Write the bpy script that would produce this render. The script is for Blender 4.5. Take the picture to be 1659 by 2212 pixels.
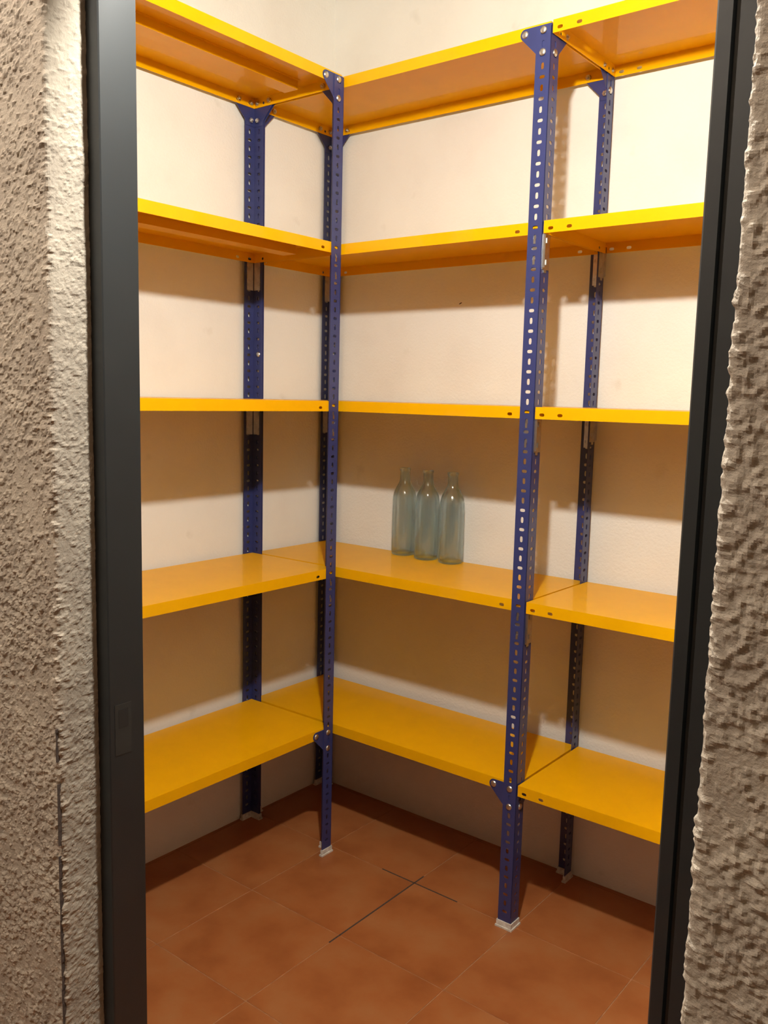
import bpy, bmesh, math, random
from mathutils import Vector, Matrix, noise

random.seed(7)
for o in list(bpy.data.objects):
    bpy.data.objects.remove(o)
scene = bpy.context.scene
COL = scene.collection

# ------------------------------------------------------------------ camera
CAM = Vector((2.0711, -2.3077, 1.4105))
R_ = Vector((0.78396376, 0.6203346, 0.02420333))
U_ = Vector((-0.09941514, 0.0869637, 0.99123859))
F_ = Vector((-0.61279479, 0.77950131, -0.12984704))
cd = bpy.data.cameras.new('camera')
cd.sensor_fit = 'HORIZONTAL'
cd.sensor_width = 36.0
cd.lens = 1905.94 / 1659.0 * 36.0
cd.clip_start = 0.02
cam = bpy.data.objects.new('camera', cd)
COL.objects.link(cam)
m = Matrix.Identity(4)
for i in range(3):
    m[i][0], m[i][1], m[i][2], m[i][3] = R_[i], U_[i], -F_[i], CAM[i]
cam.matrix_world = m
scene.camera = cam

# ------------------------------------------------------------------ world, exposure, lamp levels
w = bpy.data.worlds.new('world')
scene.world = w
w.use_nodes = True
w.node_tree.nodes['Background'].inputs[0].default_value = (0.9, 0.85, 0.8, 1)
w.node_tree.nodes['Background'].inputs[1].default_value = 0.02
vs = scene.view_settings
vs.view_transform = 'Standard'
vs.look = 'None'
vs.exposure = 0.0
vs.gamma = 1.0
vs.use_curve_mapping = False
BULB_POS = Vector((1.494, -1.530, 2.217))
BULB_STRENGTH = 3200.0
BULB_COLOR = (1.0, 0.98, 0.90, 1)
HALL_POS = Vector((0.93, -2.45, 2.64))
HALL_STRENGTH = 370.0
HALL_COLOR = (1.0, 0.90, 0.80, 1)

# ------------------------------------------------------------------ measurements (metres)
D, DL, W = 0.354, 0.3587, 1.0
Z = {1: 0.4099, 2: 0.9004, 3: 1.3935, 4: 1.8392, 5: 2.2935}
LIP = 0.0295
WY, WX = 0.018, -0.014
CEIL = 2.76
XE, YE = 2.6, -3.1
POST_H = Z[5] - 0.0065
FL, T = 0.040, 0.0018
DOOR_Y = -1.648          # front of the steel frame
OUT_Y = -1.704           # plaster face towards the corridor
IN_Y = -1.598            # inner face of the door wall
JL, JR = 1.100, 1.839    # clear opening
PL, PR = 1.074, 1.883    # plaster reveals
HEAD = 2.05


# ------------------------------------------------------------------ materials
def mat(name):
    mt = bpy.data.materials.new(name)
    mt.use_nodes = True
    nt = mt.node_tree
    return mt, nt, nt.nodes['Principled BSDF']


def N(nt, typ, **kw):
    n = nt.nodes.new(typ)
    for k, v in kw.items():
        setattr(n, k, v)
    return n


def noise_node(nt, scale, detail=4, rough=0.6, coord='Object'):
    tc = N(nt, 'ShaderNodeTexCoord')
    n = N(nt, 'ShaderNodeTexNoise')
    n.inputs['Scale'].default_value = scale
    n.inputs['Detail'].default_value = detail
    n.inputs['Roughness'].default_value = rough
    nt.links.new(tc.outputs[coord], n.inputs['Vector'])
    return n


def ramp(nt, src, stops):
    r = N(nt, 'ShaderNodeValToRGB')
    els = r.color_ramp.elements
    els[0].position, els[0].color = stops[0][0], (*stops[0][1], 1)
    els[1].position, els[1].color = stops[-1][0], (*stops[-1][1], 1)
    for p, c in stops[1:-1]:
        e = els.new(p)
        e.color = (*c, 1)
    nt.links.new(src, r.inputs[0])
    return r


def bump(nt, b, src, strength, dist):
    n = N(nt, 'ShaderNodeBump')
    n.inputs['Strength'].default_value = strength
    n.inputs['Distance'].default_value = dist
    nt.links.new(src, n.inputs['Height'])
    nt.links.new(n.outputs[0], b.inputs['Normal'])
    return n


def painted_metal(name, color, rough, coat=0.0, var=0.08, spec=0.5, peel=0.0):
    mt, nt, b = mat(name)
    n = noise_node(nt, 9.0, 5)
    lo = tuple(c * (1 - var) for c in color)
    r = ramp(nt, n.outputs['Fac'], [(0.3, lo), (0.7, color)])
    nt.links.new(r.outputs[0], b.inputs['Base Color'])
    b.inputs['Roughness'].default_value = rough
    b.inputs['Specular IOR Level'].default_value = spec
    b.inputs['Coat Weight'].default_value = coat
    b.inputs['Coat Roughness'].default_value = 0.06
    if peel:
        n2 = noise_node(nt, 220.0, 2)
        bump(nt, b, n2.outputs['Fac'], peel, 0.0006)
    return mt


M_YEL = painted_metal('yellow_enamel', (0.80, 0.395, 0.001), 0.42, coat=0.24, var=0.06, spec=0.08, peel=0.04)
M_BLU = painted_metal('blue_enamel', (0.028, 0.037, 0.140), 0.40, coat=0.22, var=0.12, peel=0.08)
M_FRAME = painted_metal('anthracite_enamel', (0.0095, 0.0125, 0.0145), 0.45, coat=0.0, var=0.2, peel=0.1)

M_ZINC, nt, b = mat('zinc_plated_steel')
b.inputs['Metallic'].default_value = 1.0
b.inputs['Roughness'].default_value = 0.32
n = noise_node(nt, 60.0, 3)
r = ramp(nt, n.outputs['Fac'], [(0.3, (0.50, 0.49, 0.46)), (0.7, (0.68, 0.67, 0.64))])
nt.links.new(r.outputs[0], b.inputs['Base Color'])

M_PLASTIC, nt, b = mat('white_plastic')
n = noise_node(nt, 90.0, 4)
r = ramp(nt, n.outputs['Fac'], [(0.35, (0.50, 0.46, 0.40)), (0.65, (0.72, 0.69, 0.63))])
nt.links.new(r.outputs[0], b.inputs['Base Color'])
b.inputs['Roughness'].default_value = 0.5

# interior wall: cream paint over a fine sprayed texture
M_WALL, nt, b = mat('cream_wall_paint')
n = noise_node(nt, 3.2, 6, 0.55)
r = ramp(nt, n.outputs['Fac'], [(0.28, (0.72, 0.69, 0.63)), (0.5, (0.77, 0.75, 0.69)), (0.72, (0.79, 0.775, 0.72))])
n3 = noise_node(nt, 11.0, 3, 0.5)
r3 = ramp(nt, n3.outputs['Fac'], [(0.68, (1, 1, 1)), (0.80, (0.86, 0.85, 0.82))])
mx = N(nt, 'ShaderNodeMix', data_type='RGBA', blend_type='MULTIPLY')
mx.inputs[0].default_value = 0.8
nt.links.new(r.outputs[0], mx.inputs[6])
nt.links.new(r3.outputs[0], mx.inputs[7])
nt.links.new(mx.outputs[2], b.inputs['Base Color'])
b.inputs['Roughness'].default_value = 0.85
n2 = noise_node(nt, 130.0, 4, 0.6)
bump(nt, b, n2.outputs['Fac'], 0.35, 0.004)

# rough sprayed plaster of the corridor
M_PLASTER, nt, b = mat('rough_plaster')
n = noise_node(nt, 14.0, 6, 0.6)
r = ramp(nt, n.outputs['Fac'], [(0.3, (0.225, 0.19, 0.15)), (0.7, (0.31, 0.27, 0.215))])
nt.links.new(r.outputs[0], b.inputs['Base Color'])
b.inputs['Roughness'].default_value = 0.9
n2 = noise_node(nt, 260.0, 4, 0.65)
bump(nt, b, n2.outputs['Fac'], 0.5, 0.003)

M_CRACK, nt, b = mat('dark_crack')
n = noise_node(nt, 200.0, 3)
r = ramp(nt, n.outputs['Fac'], [(0.3, (0.03, 0.02, 0.015)), (0.7, (0.07, 0.05, 0.04))])
nt.links.new(r.outputs[0], b.inputs['Base Color'])
b.inputs['Roughness'].default_value = 0.95

# terracotta tiles
M_TILE, nt, b = mat('terracotta_tile')
tc = N(nt, 'ShaderNodeTexCoord')
oi = N(nt, 'ShaderNodeObjectInfo')
ad = N(nt, 'ShaderNodeVectorMath', operation='ADD')
sc = N(nt, 'ShaderNodeVectorMath', operation='SCALE')
nt.links.new(oi.outputs['Location'], sc.inputs[0])
sc.inputs['Scale'].default_value = 7.3
nt.links.new(tc.outputs['Object'], ad.inputs[0])
nt.links.new(sc.outputs[0], ad.inputs[1])
n = N(nt, 'ShaderNodeTexNoise')
n.inputs['Scale'].default_value = 7.5
n.inputs['Detail'].default_value = 5
n.inputs['Roughness'].default_value = 0.55
nt.links.new(ad.outputs[0], n.inputs['Vector'])
r = ramp(nt, n.outputs['Fac'], [(0.25, (0.26, 0.078, 0.020)), (0.5, (0.33, 0.112, 0.032)), (0.75, (0.36, 0.150, 0.052))])
nt.links.new(r.outputs[0], b.inputs['Base Color'])
b.inputs['Roughness'].default_value = 0.45
n2 = N(nt, 'ShaderNodeTexNoise')
n2.inputs['Scale'].default_value = 60.0
nt.links.new(ad.outputs[0], n2.inputs['Vector'])
bump(nt, b, n2.outputs['Fac'], 0.12, 0.002)

M_GROUT, nt, b = mat('grout')
n = noise_node(nt, 40.0, 4)
r = ramp(nt, n.outputs['Fac'], [(0.35, (0.28, 0.135, 0.062)), (0.65, (0.44, 0.235, 0.12))])
nt.links.new(r.outputs[0], b.inputs['Base Color'])
b.inputs['Roughness'].default_value = 0.9

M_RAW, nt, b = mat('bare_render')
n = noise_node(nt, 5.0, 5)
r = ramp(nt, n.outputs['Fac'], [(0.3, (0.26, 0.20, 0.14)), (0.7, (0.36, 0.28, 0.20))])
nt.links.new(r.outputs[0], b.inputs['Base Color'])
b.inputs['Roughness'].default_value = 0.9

M_CEIL, nt, b = mat('ceiling_paint')
n = noise_node(nt, 4.0, 4)
r = ramp(nt, n.outputs['Fac'], [(0.3, (0.42, 0.36, 0.28)), (0.7, (0.50, 0.44, 0.35))])
nt.links.new(r.outputs[0], b.inputs['Base Color'])
b.inputs['Roughness'].default_value = 0.9

# bottle glass: thin tinted walls, partly clear, partly refracting
M_GLASS = bpy.data.materials.new('pale_bottle_glass')
M_GLASS.use_nodes = True
nt = M_GLASS.node_tree
nt.nodes.clear()
out = N(nt, 'ShaderNodeOutputMaterial')
tr = N(nt, 'ShaderNodeBsdfTransparent')
tr.inputs[0].default_value = (0.91, 0.965, 0.985, 1)
gl = N(nt, 'ShaderNodeBsdfGlass')
gl.inputs['Color'].default_value = (0.935, 0.985, 1.0, 1)
gl.inputs['Roughness'].default_value = 0.0
gl.inputs['IOR'].default_value = 1.5
nz = noise_node(nt, 17.0, 2)
bp = N(nt, 'ShaderNodeBump')
bp.inputs['Strength'].default_value = 0.3
bp.inputs['Distance'].default_value = 0.01
nt.links.new(nz.outputs['Fac'], bp.inputs['Height'])
nt.links.new(bp.outputs[0], gl.inputs['Normal'])
mixs = N(nt, 'ShaderNodeMixShader')
mixs.inputs[0].default_value = 0.62
nt.links.new(tr.outputs[0], mixs.inputs[1])
nt.links.new(gl.outputs[0], mixs.inputs[2])
gs = N(nt, 'ShaderNodeBsdfGlossy')
gs.inputs['Roughness'].default_value = 0.05
mix2 = N(nt, 'ShaderNodeMixShader')
mix2.inputs[0].default_value = 0.06
nt.links.new(mixs.outputs[0], mix2.inputs[1])
nt.links.new(gs.outputs[0], mix2.inputs[2])
nt.links.new(mix2.outputs[0], out.inputs['Surface'])


def emitter(name, color, strength):
    mt, nt, b = mat(name)
    b.inputs['Base Color'].default_value = (0.9, 0.9, 0.85, 1)
    b.inputs['Emission Color'].default_value = color
    b.inputs['Emission Strength'].default_value = strength
    return mt


M_BULB = emitter('lit_bulb', BULB_COLOR, BULB_STRENGTH)
M_HALL = emitter('lit_globe', HALL_COLOR, HALL_STRENGTH)


# ------------------------------------------------------------------ mesh helpers
class MB:
    def __init__(self):
        self.v, self.f = [], []

    def add(self, verts, faces, fn=None):
        o = len(self.v)
        self.v += [fn(p) for p in verts] if fn else list(verts)
        self.f += [tuple(o + i for i in f) for f in faces]

    def box(self, a, b, fn=None):
        (x0, y0, z0), (x1, y1, z1) = a, b
        vs_ = [(x0, y0, z0), (x1, y0, z0), (x1, y1, z0), (x0, y1, z0),
               (x0, y0, z1), (x1, y0, z1), (x1, y1, z1), (x0, y1, z1)]
        self.add(vs_, [(0, 3, 2, 1), (4, 5, 6, 7), (0, 1, 5, 4), (1, 2, 6, 5), (2, 3, 7, 6), (3, 0, 4, 7)], fn)

    def prism(self, outline, h0, h1, fn=None):
        """outline in (a, b); extruded along c from h0 to h1; points are (a, c, b)"""
        n = len(outline)
        vs_ = [(a, h0, b) for a, b in outline] + [(a, h1, b) for a, b in outline]
        fs = [tuple(range(n)), tuple(range(2 * n - 1, n - 1, -1))]
        fs += [(i, i + n, (i + 1) % n + n, (i + 1) % n) for i in range(n)]
        self.add(vs_, fs, fn)

    def holed(self, u0, u1, v0, v1, cu, cv, lu, lv, t0, t1, fn):
        """rectangular plate cell with an obround slot; (u, v) in plane, t thickness"""
        r_ = min(lu, lv) / 2
        hu, hv = lu / 2 - r_, lv / 2 - r_
        angs = [k * math.pi / 6 for k in range(12)]
        for (x, y) in ((u0, v0), (u1, v0), (u1, v1), (u0, v1)):
            angs.append(math.atan2(y - cv, x - cu) % (2 * math.pi))
        angs = sorted(set(round(a, 6) for a in angs))
        ring, outr = [], []
        for a in angs:
            c, s = math.cos(a), math.sin(a)
            ring.append((cu + max(-hu, min(hu, c * 1e3 * (abs(c) > 1e-4))) + r_ * c,
                         cv + max(-hv, min(hv, s * 1e3 * (abs(s) > 1e-4))) + r_ * s))
            k = 1e9
            if c > 1e-7: k = min(k, (u1 - cu) / c)
            if c < -1e-7: k = min(k, (u0 - cu) / c)
            if s > 1e-7: k = min(k, (v1 - cv) / s)
            if s < -1e-7: k = min(k, (v0 - cv) / s)
            outr.append((cu + k * c, cv + k * s))
        n_ = len(angs)
        vs_ = [(*p, t0) for p in outr] + [(*p, t0) for p in ring] + [(*p, t1) for p in outr] + [(*p, t1) for p in ring]
        fs = []
        for i in range(n_):
            j = (i + 1) % n_
            fs += [(i, j, n_ + j, n_ + i), (2 * n_ + i, 3 * n_ + i, 3 * n_ + j, 2 * n_ + j),
                   (n_ + i, n_ + j, 3 * n_ + j, 3 * n_ + i)]
        self.add(vs_, fs, fn)

    def lathe(self, prof, seg=24, fn=None, close=False):
        vs_, fs = [], []
        for (r_, z_) in prof:
            for k in range(seg):
                a = 2 * math.pi * k / seg
                vs_.append((r_ * math.cos(a), r_ * math.sin(a), z_))
        m_ = len(prof)
        rng = range(m_) if close else range(m_ - 1)
        for i in rng:
            i2 = (i + 1) % m_
            for k in range(seg):
                k2 = (k + 1) % seg
                fs.append((i * seg + k, i * seg + k2, i2 * seg + k2, i2 * seg + k))
        if not close:
            if prof[0][0] > 1e-6: fs.append(tuple(range(seg - 1, -1, -1)))
            if prof[-1][0] > 1e-6: fs.append(tuple(range((m_ - 1) * seg, m_ * seg)))
        self.add(vs_, fs, fn)

    def mesh(self, name, material, smooth=False, weld=0.0, bevel=0.0):
        me = bpy.data.meshes.new(name)
        me.from_pydata([tuple(p) for p in self.v], [], self.f)
        bm = bmesh.new()
        bm.from_mesh(me)
        if weld:
            bmesh.ops.remove_doubles(bm, verts=bm.verts, dist=weld)
        if bevel:
            bmesh.ops.bevel(bm, geom=list(bm.edges), offset=bevel, segments=2, affect='EDGES', profile=0.7)
        bmesh.ops.recalc_face_normals(bm, faces=bm.faces)
        bm.to_mesh(me)
        bm.free()
        if smooth:
            for p in me.polygons:
                p.use_smooth = True
        me.materials.append(material)
        return me


def put(name, me, parent=None, loc=(0, 0, 0), rot=(0, 0, 0), **props):
    o = bpy.data.objects.new(name, me)
    COL.objects.link(o)
    o.location = loc
    o.rotation_euler = rot
    if parent:
        o.parent = parent
    for k, v in props.items():
        o[k] = v
    return o


# ------------------------------------------------------------------ the room shell
def slab(name, a, b, material, **kw):
    mb = MB()
    mb.box(a, b)
    return put(name, mb.mesh(name, material), **kw)


ST = dict(kind='structure')
wall_back = slab('wall_back', (WX - 0.15, WY, -0.1), (XE + 0.15, WY + 0.15, CEIL), M_WALL, **ST)
wall_left = slab('wall_left', (WX - 0.15, YE, -0.1), (WX, WY, CEIL), M_WALL, **ST)
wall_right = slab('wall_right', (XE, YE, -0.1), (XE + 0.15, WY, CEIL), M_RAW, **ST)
wall_hall = slab('wall_corridor', (WX - 0.15, YE - 0.15, -0.1), (XE + 0.15, YE, CEIL), M_PLASTER, **ST)
ceiling = slab('ceiling', (WX - 0.15, YE - 0.15, CEIL), (XE + 0.15, WY + 0.15, CEIL + 0.12), M_CEIL, **ST)

# floor: grout bed and separate tiles
floor = slab('floor', (WX, YE, -0.1), (XE, WY, -0.0013), M_GROUT, **ST)
TP = 0.3325
tmb = MB()
tmb.box((-TP / 2 + .0012, -TP / 2 + .0012, -0.008), (TP / 2 - .0012, TP / 2 - .0012, 0.0))
tile_me = tmb.mesh('tile', M_TILE, bevel=0.0012)
edge_cache = {}
ix = -1
while ix * TP < XE:
    iy = -1
    while -iy * TP > YE:
        x0, x1 = max(ix * TP, WX), min((ix + 1) * TP, XE)
        y1, y0 = min(-iy * TP, WY), max(-(iy + 1) * TP, YE)
        if x1 - x0 > 0.006 and y1 - y0 > 0.006:
            full = x1 - x0 > TP - 1e-4 and y1 - y0 > TP - 1e-4
            if full:
                me = tile_me
            else:
                key = (round(x1 - x0, 4), round(y1 - y0, 4))
                if key not in edge_cache:
                    q = MB()
                    hx, hy = (x1 - x0) / 2 - .0012, (y1 - y0) / 2 - .0012
                    q.box((-hx, -hy, -0.008), (hx, hy, 0))
                    edge_cache[key] = q.mesh('tile', M_TILE)
                me = edge_cache[key]
            put('tile', me, floor, ((x0 + x1) / 2, (y0 + y1) / 2, random.uniform(-.0003, 0.0)))
        iy += 1
    ix += 1
# joints that have lost their grout
for a, b_ in (((2 * TP - .0023, -0.705), (2 * TP + .0023, -0.285)), ((0.545, -TP - .0022), (0.815, -TP + .0022))):
    q = MB()
    q.box((a[0], a[1], -0.0012), (b_[0], b_[1], 0.0001))
    put('open_joint', q.mesh('open_joint', M_CRACK), floor)


# chipped spot in the back wall paint
q = MB()
q.lathe([(0.0042, 0.0), (0.0030, 0.0012), (1e-7, 0.0016)], 9, fn=lambda p: (0.523 + p[0] * 1.3 + p[1] * 0.3, WY - p[2], 1.701 + p[1] * 0.55 + p[0] * 0.4))
put('paint_chip', q.mesh('paint_chip', M_CRACK), wall_back)

# door wall with rough plaster
def frange(a, b, step):
    n_ = max(1, int(round(abs(b - a) / step)))
    return [a + (b - a) * i / n_ for i in range(n_)]


def lump(p):
    q = Vector(p)
    a = noise.noise(q * 85.0)
    b2 = noise.noise(q * 190.0 + Vector((7, 3, 1)))
    c = noise.noise(q * 390.0 + Vector((2, 9, 4)))
    big = noise.noise(q * 12.0)
    v = 0.45 + 0.55 * big + 0.8 * a + 0.75 * b2
    v = max(0.0, min(v, 1.2))
    return 0.0034 * v * v * (3 - 2 * min(v, 1)) / 1.2 + 0.0010 * c * (0.3 + v)


def plaster_skin(mb, path, zs, amp=1.0):
    """path: list of (x, y, nx, ny)"""
    base = len(mb.v)
    n_ = len(path)
    for z_ in zs:
        for (x, y, nx, ny) in path:
            h = lump((x, y, z_)) * amp * (0.55 + 0.45 * abs(ny))
            mb.v.append((x + nx * h, y + ny * h, z_))
    for j in range(len(zs) - 1):
        for i in range(n_ - 1):
            a = base + j * n_ + i
            mb.f.append((a, a + 1, a + n_ + 1, a + n_))


def corner_path(xs, xc, side, stepr, r_=0.006):
    """outer face along x then round the arris and back along the reveal; side = direction of the reveal normal"""
    p = [(x, OUT_Y, 0, -1) for x in xs]
    k = 5
    for i in range(k + 1):
        a = (math.pi / 2) * i / k
        nx, ny = math.sin(a) * side, -math.cos(a)
        p.append((xc - side * r_ + nx * r_, OUT_Y + r_ + ny * r_, nx, ny))
    for y in frange(OUT_Y + r_ + stepr, DOOR_Y + 0.03, stepr):
        p.append((xc, y, side, 0))
    return p


mb = MB()
zl = frange(-0.1, 0.3, 0.05) + frange(0.3, 2.0, 0.0026) + frange(2.0, HEAD + 0.03, 0.015) + [HEAD + 0.03]
xl = frange(WX, 0.75, 0.05) + frange(0.75, PL - 0.008, 0.0028)
plaster_skin(mb, corner_path(xl, PL, 1, 0.0022), zl, 0.9)
zr = frange(-0.1, 0.7, 0.05) + frange(0.7, 1.85, 0.0017) + frange(1.85, HEAD + 0.03, 0.02) + [HEAD + 0.03]
xr = frange(XE, 2.12, 0.05) + frange(2.12, PR + 0.008, 0.0017)
plaster_skin(mb, corner_path(xr, PR, -1, 0.0025), zr, 0.85)
# cores behind the skins, the lintel
mb.box((WX, OUT_Y + 0.004, -0.1), (PL - 0.001, IN_Y, HEAD + 0.03))
mb.box((PR + 0.001, OUT_Y + 0.004, -0.1), (XE, IN_Y, HEAD + 0.03))
mb.box((WX, OUT_Y, HEAD + 0.03), (XE, IN_Y, CEIL))
me = bpy.data.meshes.new('wall_front')
me.from_pydata(mb.v, [], mb.f)
me.materials.append(M_PLASTER)
wall_front = put('wall_front', me, **ST)
skin = MB()
for (xa, xb, za, zb) in ((WX, PL - .001, -.1, CEIL), (PR + .001, XE, -.1, CEIL), (PL - .001, PR + .001, HEAD + .03, CEIL)):
    skin.box((xa, IN_Y, za), (xb, IN_Y + 0.004, zb))
put('inner_render', skin.mesh('inner_render', M_RAW), wall_front)
# split along the arris on the left of the doorway
q = MB()
rc = random.Random(3)
for (za, zb) in ((0.55, 0.80), (0.815, 0.90), (0.93, 0.975), (0.36, 0.50)):
    z_ = za
    while z_ < zb:
        wd = rc.uniform(0.0002, 0.0009)
        x = PL - 0.0035 + rc.uniform(-.0006, .0006)
        q.box((x - wd, OUT_Y - 0.0042, z_), (x + wd, OUT_Y + 0.002, min(z_ + 0.02, zb)))
        z_ += 0.02
put('crack', q.mesh('crack', M_CRACK), wall_front)


# steel door frame
def jamb_profile():
    """in (a, y): a = 0 at the clear opening edge, growing into the wall"""
    y0, y1 = DOOR_Y, IN_Y + 0.004
    return [(0.0, y0 + 0.0015), (0.0015, y0), (0.0115, y0), (0.013, y0 + 0.004), (0.0155, y0 + 0.004), (0.017, y0 - 0.0005),
            (0.027, y0 - 0.0005), (0.0435, y0 - 0.0005), (0.0435, y1), (0.0, y1)]


frame = put('door_1', None, loc=(0, 0, 0), **ST)
for (edge, s, wd) in ((JL, -1, 0.026), (JR, 1, 0.0435)):
    q = MB()
    if s < 0:
        prof = [(0.0, DOOR_Y + 0.0015), (0.0015, DOOR_Y), (wd, DOOR_Y), (wd, IN_Y + 0.004), (0.0, IN_Y + 0.004)]
    else:
        prof = jamb_profile()
    q.prism([(edge + s * a, y) for a, y in prof], -0.002, HEAD, fn=lambda p: (p[0], p[2], p[1]))
    put('jamb', q.mesh('jamb', M_FRAME), frame)
q = MB()
q.box((PL + .0005, DOOR_Y, HEAD), (PR - .0005, IN_Y + 0.004, HEAD + 0.03))
put('frame_head', q.mesh('frame_head', M_FRAME), frame)
# lock strike in the left jamb
q = MB()
q.box((JL - 0.001, DOOR_Y + 0.008, 0.925), (JL + 0.0005, DOOR_Y + 0.034, 0.995))
sp = put('strike_plate', q.mesh('strike_plate', painted_metal('worn_strike', (0.016, 0.018, 0.018), 0.5, var=0.5)), frame)
q = MB()
q.box((JL + 0.0004, DOOR_Y + 0.014, 0.962), (JL + 0.0007, DOOR_Y + 0.029, 0.988))
put('bolt_hole', q.mesh('bolt_hole', painted_metal('hole_shadow', (0.005, 0.005, 0.005), 0.7)), sp)

# ------------------------------------------------------------------ lamps (both outside the picture)
lamp = put('wall_lamp', None, loc=(BULB_POS.x, IN_Y + 0.004, BULB_POS.z),
           label='bare round bulb in a white socket above the doorway inside the storeroom', category='lamp')
q = MB()
yrot = lambda p: (p[0], p[2], p[1])
q.lathe([(0.034, 0.0), (0.034, 0.006), (0.028, 0.010)], 24, fn=yrot)
put('base', q.mesh('base', M_PLASTIC), lamp)
q = MB()
q.lathe([(0.017, 0.010), (0.019, 0.014), (0.019, 0.026), (0.016, 0.030)], 20, fn=yrot)
put('socket', q.mesh('socket', M_PLASTIC), lamp)
q = MB()
off = BULB_POS.y - (IN_Y + 0.004)
q.lathe([(0.030 * math.sin(math.pi * k / 12) + (1e-7 if k in (0, 12) else 0), off - 0.030 * math.cos(math.pi * k / 12)) for k in range(13)], 24, fn=yrot)
put('bulb', q.mesh('bulb', M_BULB, smooth=True), lamp)

hl = put('ceiling_lamp', None, loc=(HALL_POS.x, HALL_POS.y, CEIL),
         label='round white globe lamp on the corridor ceiling outside the doorway', category='lamp')
q = MB()
q.lathe([(0.06, 0.0), (0.06, -0.02), (0.045, -0.05), (0.045, -0.075)], 24)
put('base', q.mesh('base', M_PLASTIC), hl)
q = MB()
off = HALL_POS.z - CEIL
q.lathe([(0.085 * math.sin(math.pi * k / 12) + (1e-7 if k in (0, 12) else 0), off - 0.085 * math.cos(math.pi * k / 12)) for k in range(13)], 24)
put('globe', q.mesh('globe', M_HALL, smooth=True), hl)

# ------------------------------------------------------------------ shelving: shared meshes
SP = 0.0247
S0 = 1.0597 - 2 * SP * 21          # a vertical slot


def post_mesh():
    """slotted angle: arris at the origin, flanges along +x and +y"""
    q = MB()
    fx = lambda p: (p[0], p[2], p[1])
    fy = lambda p: (p[2], p[0], p[1])
    zc = S0
    k = 0
    while zc < 0.03:
        zc += SP
        k += 1
    zb = zc - SP / 2
    for fn, u0 in ((fx, 0.0), (fy, T)):
        q.box((u0, 0.0, 0.0) if fn is fx else (0, u0, 0), (FL, T, zb) if fn is fx else (T, FL, zb))
        z_, kk = zc, k
        while z_ + SP / 2 < POST_H - 0.001:
            lu, lv = (0.0085, 0.0155) if kk % 2 == 0 else (0.0150, 0.0085)
            q.holed(u0, FL, z_ - SP / 2, z_ + SP / 2, 0.0205, z_, lu, lv, 0.0, T, fn)
            z_ += SP
            kk += 1
        zt = z_ - SP / 2
        q.box((u0, 0.0, zt) if fn is fx else (0, u0, zt), (FL, T, POST_H) if fn is fx else (T, FL, POST_H))
        # closing edge strip along the flange end
        e = [(FL, 0.0, zb), (FL, T, zb), (FL, T, zt), (FL, 0.0, zt)]
        q.add(e, [(0, 1, 2, 3)], None if fn is fx else (lambda p: (p[1], p[0], p[2])))
    return q.mesh('post', M_BLU)


def gusset_mesh():
    """plate behind the +x flange; z = 0 is the shelf top"""
    o = [(0.002, -0.0045), (0.0716, -0.0045)]
    for k in range(1, 7):
        a = math.pi / 2 - k * math.radians(133) / 6
        o.append((0.0716 + 0.0130 * math.cos(a), -0.0175 + 0.0130 * math.sin(a)))
    o += [(0.0405, -0.067), (0.0385, -0.072), (0.0385, -0.082), (0.002, -0.082)]
    q = MB()
    q.prism(o, T + 0.0001, T + 0.0016)
    a = q.mesh('gusset', M_BLU)
    q2 = MB()
    q2.prism(o, T + 0.0001, T + 0.0016, fn=lambda p: (p[1], p[0], p[2]))
    return a, q2.mesh('gusset', M_BLU)


def bolt_mesh():
    """head towards -y, seated at y = 0; nut on the far side"""
    q = MB()
    fn = lambda p: (p[0], -p[2], p[1])
    q.lathe([(0.0088, 0.0), (0.0086, 0.0012), (0.0072, 0.0028), (0.0045, 0.0039), (0.0018, 0.0043), (1e-7, 0.0044)], 16, fn=fn)
    q.lathe([(0.0030, -0.0150), (0.0030, 0.0005)], 8, fn=fn)
    q.lathe([(0.0074, -0.0105), (0.0074, -0.0054)], 6, fn=fn)
    return q.mesh('bolt', M_ZINC)


def foot_mesh():
    q = MB()
    e = 0.0028
    o = [(-e, -e), (FL + e, -e), (FL + e, T + e), (T + e, T + e), (T + e, FL + e), (-e, FL + e)]
    q.prism(o, 0.0, 0.019, fn=lambda p: (p[0], p[2], p[1]))
    o2 = [(-e - .0025, -e - .0025), (FL + e + .0025, -e - .0025), (FL + e + .0025, T + e + .0025), (T + e + .0025, T + e + .0025),
          (T + e + .0025, FL + e + .0025), (-e - .0025, FL + e + .0025)]
    q.prism(o2, 0.0, 0.005, fn=lambda p: (p[0], p[2], p[1]))
    return q.mesh('foot', M_PLASTIC)


CLIP_H = 0.084


def clip_mesh():
    """galvanised angle clip inside the post, z = 0 at its top"""
    q = MB()
    a, b2 = T + 0.0002, T + 0.0014
    for fn in (lambda p: p, lambda p: (p[1], p[0], p[2])):
        q.box((0.005, a, -CLIP_H), (0.031, b2, 0.0), fn)
        for z_ in (-0.018, -0.067):
            q.box((0.0175, -0.0006, z_ - 0.006), (0.0235, a + .0002, z_ + 0.006), fn)
            q.box((0.0260, b2 - .0002, z_ - 0.004), (0.0300, b2 + 0.0025, z_ + 0.004), fn)
    return q.mesh('clip', M_ZINC)


def plate_clip_mesh():
    """flat clip on the outside of a flange: plate in the yz plane growing along +y"""
    q = MB()
    q.box((0.0004, 0.005, -CLIP_H), (0.0018, 0.036, 0.0))
    q.box((0.0004, 0.004, -CLIP_H + .004), (0.0075, 0.0056, -0.002))
    q.box((0.0004, 0.012, -CLIP_H - 0.007), (0.0018, 0.024, -CLIP_H + .0002))
    for z_ in (-0.014, -0.066):
        q.box((0.0016, 0.0205, z_ - 0.006), (0.0042, 0.0265, z_ + 0.006))
    return q.mesh('clip', M_ZINC)


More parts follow.
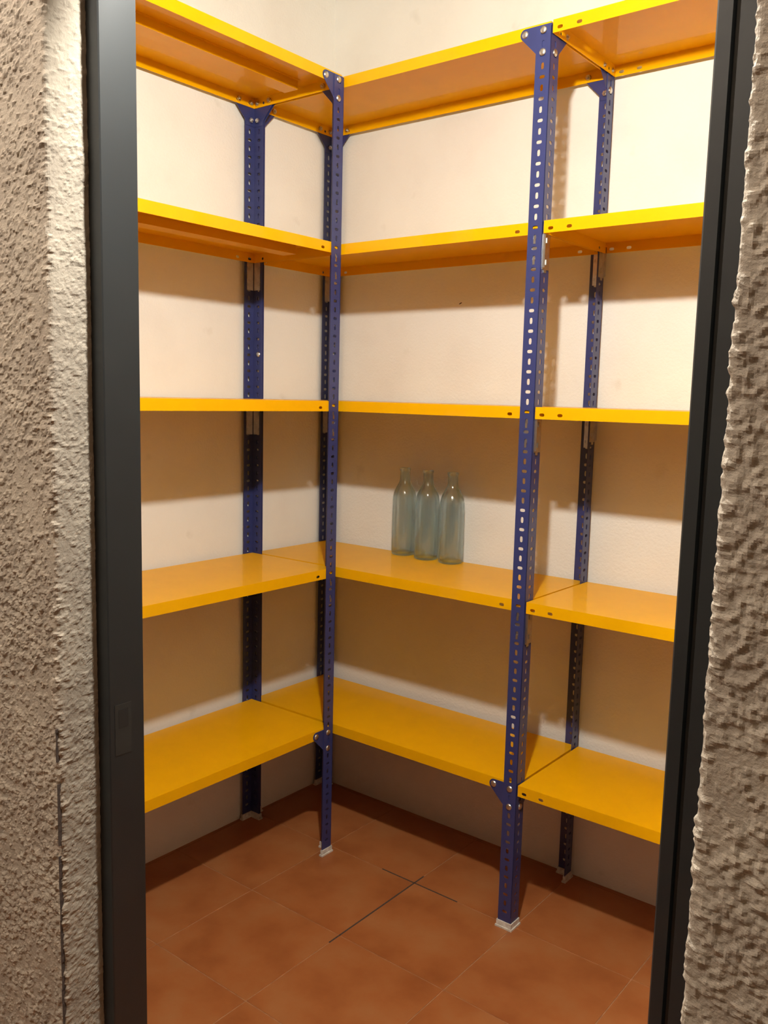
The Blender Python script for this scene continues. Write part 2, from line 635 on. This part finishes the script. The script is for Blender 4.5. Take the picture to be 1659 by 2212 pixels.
def shelf_mesh(lx, ly):
    """pressed steel tray, origin at the front left corner of its top, front lip on y = 0, back at y = ly"""
    q = MB()
    t = 0.0014
    zc = -0.0190
    q.box((0, 0, -t), (lx, ly, 0))
    for (y0, y1) in ((0.0, t), (ly - t, ly)):
        fn = lambda p: (p[0], p[2], p[1])
        cuts = [0.0, 0.043, 0.10, lx - 0.10, lx - 0.043, lx]
        cen = [0.0185, 0.0675, None, lx - 0.0675, lx - 0.0185]
        for i in range(5):
            if cen[i] is None:
                q.box((cuts[i], y0, -LIP), (cuts[i + 1], y1, -t))
            else:
                q.holed(cuts[i], cuts[i + 1], -LIP, -t, cen[i], zc, 0.0140, 0.0080, y0, y1, fn)
        q.add([(0, y0, -LIP), (lx, y0, -LIP), (lx, y1, -LIP), (0, y1, -LIP)], [(0, 1, 2, 3)])
    for (x0, x1) in ((0.0, t), (lx - t, lx)):
        fn = lambda p: (p[2], p[0], p[1])
        cuts = [t, 0.06, ly - 0.06, ly - t]
        cen = [0.040, None, ly - 0.040]
        for i in range(3):
            if cen[i] is None:
                q.box((x0, cuts[i], -LIP), (x1, cuts[i + 1], -t))
            else:
                q.holed(cuts[i], cuts[i + 1], -LIP, -t, cen[i], zc, 0.0085, 0.0085, x0, x1, fn)
        q.add([(x0, t, -LIP), (x1, t, -LIP), (x1, ly - t, -LIP), (x0, ly - t, -LIP)], [(0, 1, 2, 3)])
    return q.mesh('shelf', M_YEL, bevel=0.0)


def stiffener_mesh(length):
    q = MB()
    o = [(-0.036, 0.0), (-0.036, -0.0012), (-0.0262, -0.0012), (-0.0262, -0.024), (0.0262, -0.024), (0.0262, -0.0012),
         (0.036, -0.0012), (0.036, 0.0), (0.0250, 0.0), (0.0250, -0.0228), (-0.0250, -0.0228), (-0.0250, 0.0)]
    q.prism(o, 0.0, length)
    return q.mesh('stiffener', M_YEL)


POST = post_mesh()
GX, GY = gusset_mesh()
BOLT = bolt_mesh()
FOOT = foot_mesh()
CLIP = clip_mesh()
PCLIP = plate_clip_mesh()


def add_bolt(parent, loc, rz):
    return put('bolt', BOLT, parent, loc, (0, 0, rz))


def add_post(parent, x, y, rot, gx=(5,), gy=(5,), skip_y=False, skip_x=False, clips=(2, 3, 4)):
    """rot: quarter turns; at 0 the flanges run along +x and +y from the arris at (x, y)"""
    p = put('post', POST, parent, (x, y, 0.0), (0, 0, rot * math.pi / 2))
    put('foot', FOOT, p, (0, 0, 0.0))
    for lev in gx:
        z_ = Z[lev]
        put('gusset', GX, p, (0, 0, z_))
        if not skip_x:
            add_bolt(p, (0.0716, T, z_ - 0.0175), 0)
            add_bolt(p, (0.0215, 0, z_ - 0.0170), 0)
        add_bolt(p, (0.0215, 0, z_ - 0.0665), 0)
    for lev in gy:
        z_ = Z[lev]
        put('gusset', GY, p, (0, 0, z_))
        if not skip_y:
            add_bolt(p, (T, 0.0716, z_ - 0.0175), -math.pi / 2)
            add_bolt(p, (0, 0.0215, z_ - 0.0170), -math.pi / 2)
        add_bolt(p, (0, 0.0215, z_ - 0.0665), -math.pi / 2)
    for lev in clips:
        put('clip', CLIP, p, (0, 0, Z[lev] - LIP + 0.001))
    return p


INS = 0.0042

# --- unit along the back wall, filling the corner
G = 'slotted steel shelving'
u1 = put('shelving_unit', None, loc=(W / 2, -D / 2, 0),
         label='middle shelving unit in the corner, blue slotted posts and yellow shelves, bottles standing on it',
         category='shelving', group=G)
u1.location = (0, 0, 0)
add_post(u1, 0, 0, 3)                                             # corner: flanges along +x and -y
add_post(u1, 0, -D, 0)                                            # against the left wall, behind the next unit's post
add_post(u1, W, -D, 1, gx=(5, 1), gy=(5, 1), skip_x=True)         # tall front post: +y and -x
add_post(u1, W, 0, 2, skip_y=True)                                # back right: -x and -y
sm = shelf_mesh(W - 2 * INS, D - 2 * INS)
for k in range(1, 6):
    put('shelf', sm, u1, (INS, -D + INS, Z[k]))

# --- unit along the left wall
LY = -D - 0.003
LLEN = 1.0
u2 = put('shelving_unit', None, label='shelving unit along the left wall, its yellow shelves running behind the left jamb',
         category='shelving', group=G)
wp = add_post(u2, 0, LY, 3)                                            # at the wall: +x, -y
add_bolt(wp, (T, 0.023, 1.531), math.pi / 2)                      # spare bolt in the wall post
add_post(u2, DL, LY, 2, gx=(5, 1), gy=(5, 1))                     # inner front post: -x, -y
add_post(u2, 0, LY - LLEN, 0)
add_post(u2, DL, LY - LLEN, 1)
sl = shelf_mesh(LLEN - 2 * INS, DL - 2 * INS)
stf = stiffener_mesh(LLEN - 0.125)
for k in range(1, 6):
    # turned so that its front lip faces +x
    s_ = put('shelf', sl, u2, (DL - INS, LY - LLEN + INS, Z[k]), (0, 0, math.pi / 2))
    put('stiffener', stf, s_, (0.075, DL / 2 - INS - 0.02, -0.0014), (0, 0, -math.pi / 2))

# --- unit running on to the right
RX = W + 0.003
u3 = put('shelving_unit', None, label='right-hand shelving unit with yellow shelves running behind the right door jamb',
         category='shelving', group=G)
add_post(u3, RX + LLEN, -D, 1)
add_post(u3, RX + LLEN, 0, 2)
sr = shelf_mesh(LLEN - INS, D - INS)
for k in range(1, 6):
    put('shelf', sr, u3, (RX, -D, Z[k]))
for k in (2, 3, 4):
    put('clip', PCLIP, u3, (W, -D, Z[k] - LIP + 0.0005))
    put('clip', PCLIP, u3, (W, 0, Z[k] - LIP + 0.0005 + 0.018), (0, 0, 0)).scale = (1, -1, 1)
for lev in (5, 1):
    for yy in (-D + 0.0716, -0.0716, -0.0215):
        add_bolt(u3, (W - T - 0.004, yy, Z[lev] - 0.0175), -math.pi / 2)

# ------------------------------------------------------------------ bottles
prof_o = [(1e-7, 0.012), (0.012, 0.0105), (0.022, 0.006), (0.028, 0.0012), (0.0325, 0.0), (0.0365, 0.0018), (0.0385, 0.006), (0.0390, 0.014), (0.0390, 0.090),
          (0.0388, 0.178), (0.0380, 0.190), (0.0360, 0.201), (0.0325, 0.212), (0.0275, 0.222), (0.0222, 0.231), (0.0185, 0.239), (0.0168, 0.247),
          (0.0163, 0.256), (0.0161, 0.272), (0.0161, 0.2745), (0.0178, 0.2755), (0.0182, 0.279), (0.0178, 0.2825), (0.0165, 0.2835), (0.0145, 0.2835)]
prof_i = [(0.0130, 0.282), (0.0128, 0.270), (0.0130, 0.252), (0.0140, 0.243), (0.0175, 0.2325), (0.0230, 0.2220), (0.0290, 0.2100), (0.0330, 0.1990),
          (0.0350, 0.188), (0.0358, 0.176), (0.0360, 0.090), (0.0358, 0.016), (0.0335, 0.0085), (0.0290, 0.0065), (0.022, 0.011), (0.012, 0.0155), (1e-7, 0.017)]
q = MB()
q.lathe(prof_o + prof_i, 40)
BOT = q.mesh('glass_bottle', M_GLASS, smooth=True, weld=1e-6)
names = ['leftmost empty pale glass wine bottle standing on the fourth yellow shelf down',
         'middle one of three empty pale glass wine bottles on the yellow shelf',
         'rightmost empty pale glass wine bottle, nearest the perforated blue front post']
for i, (fx, fy) in enumerate(((0.385, -0.0561), (0.4854, -0.0685), (0.5804, -0.0701))):
    c = Vector((fx - 0.618 * 0.034, fy + 0.786 * 0.034, Z[2]))
    c.y = min(c.y, WY - 0.0405)
    put('glass_bottle', BOT, None, c, (0, 0, i * 1.3), label=names[i], category='bottle', group='three empty bottles on the shelf')
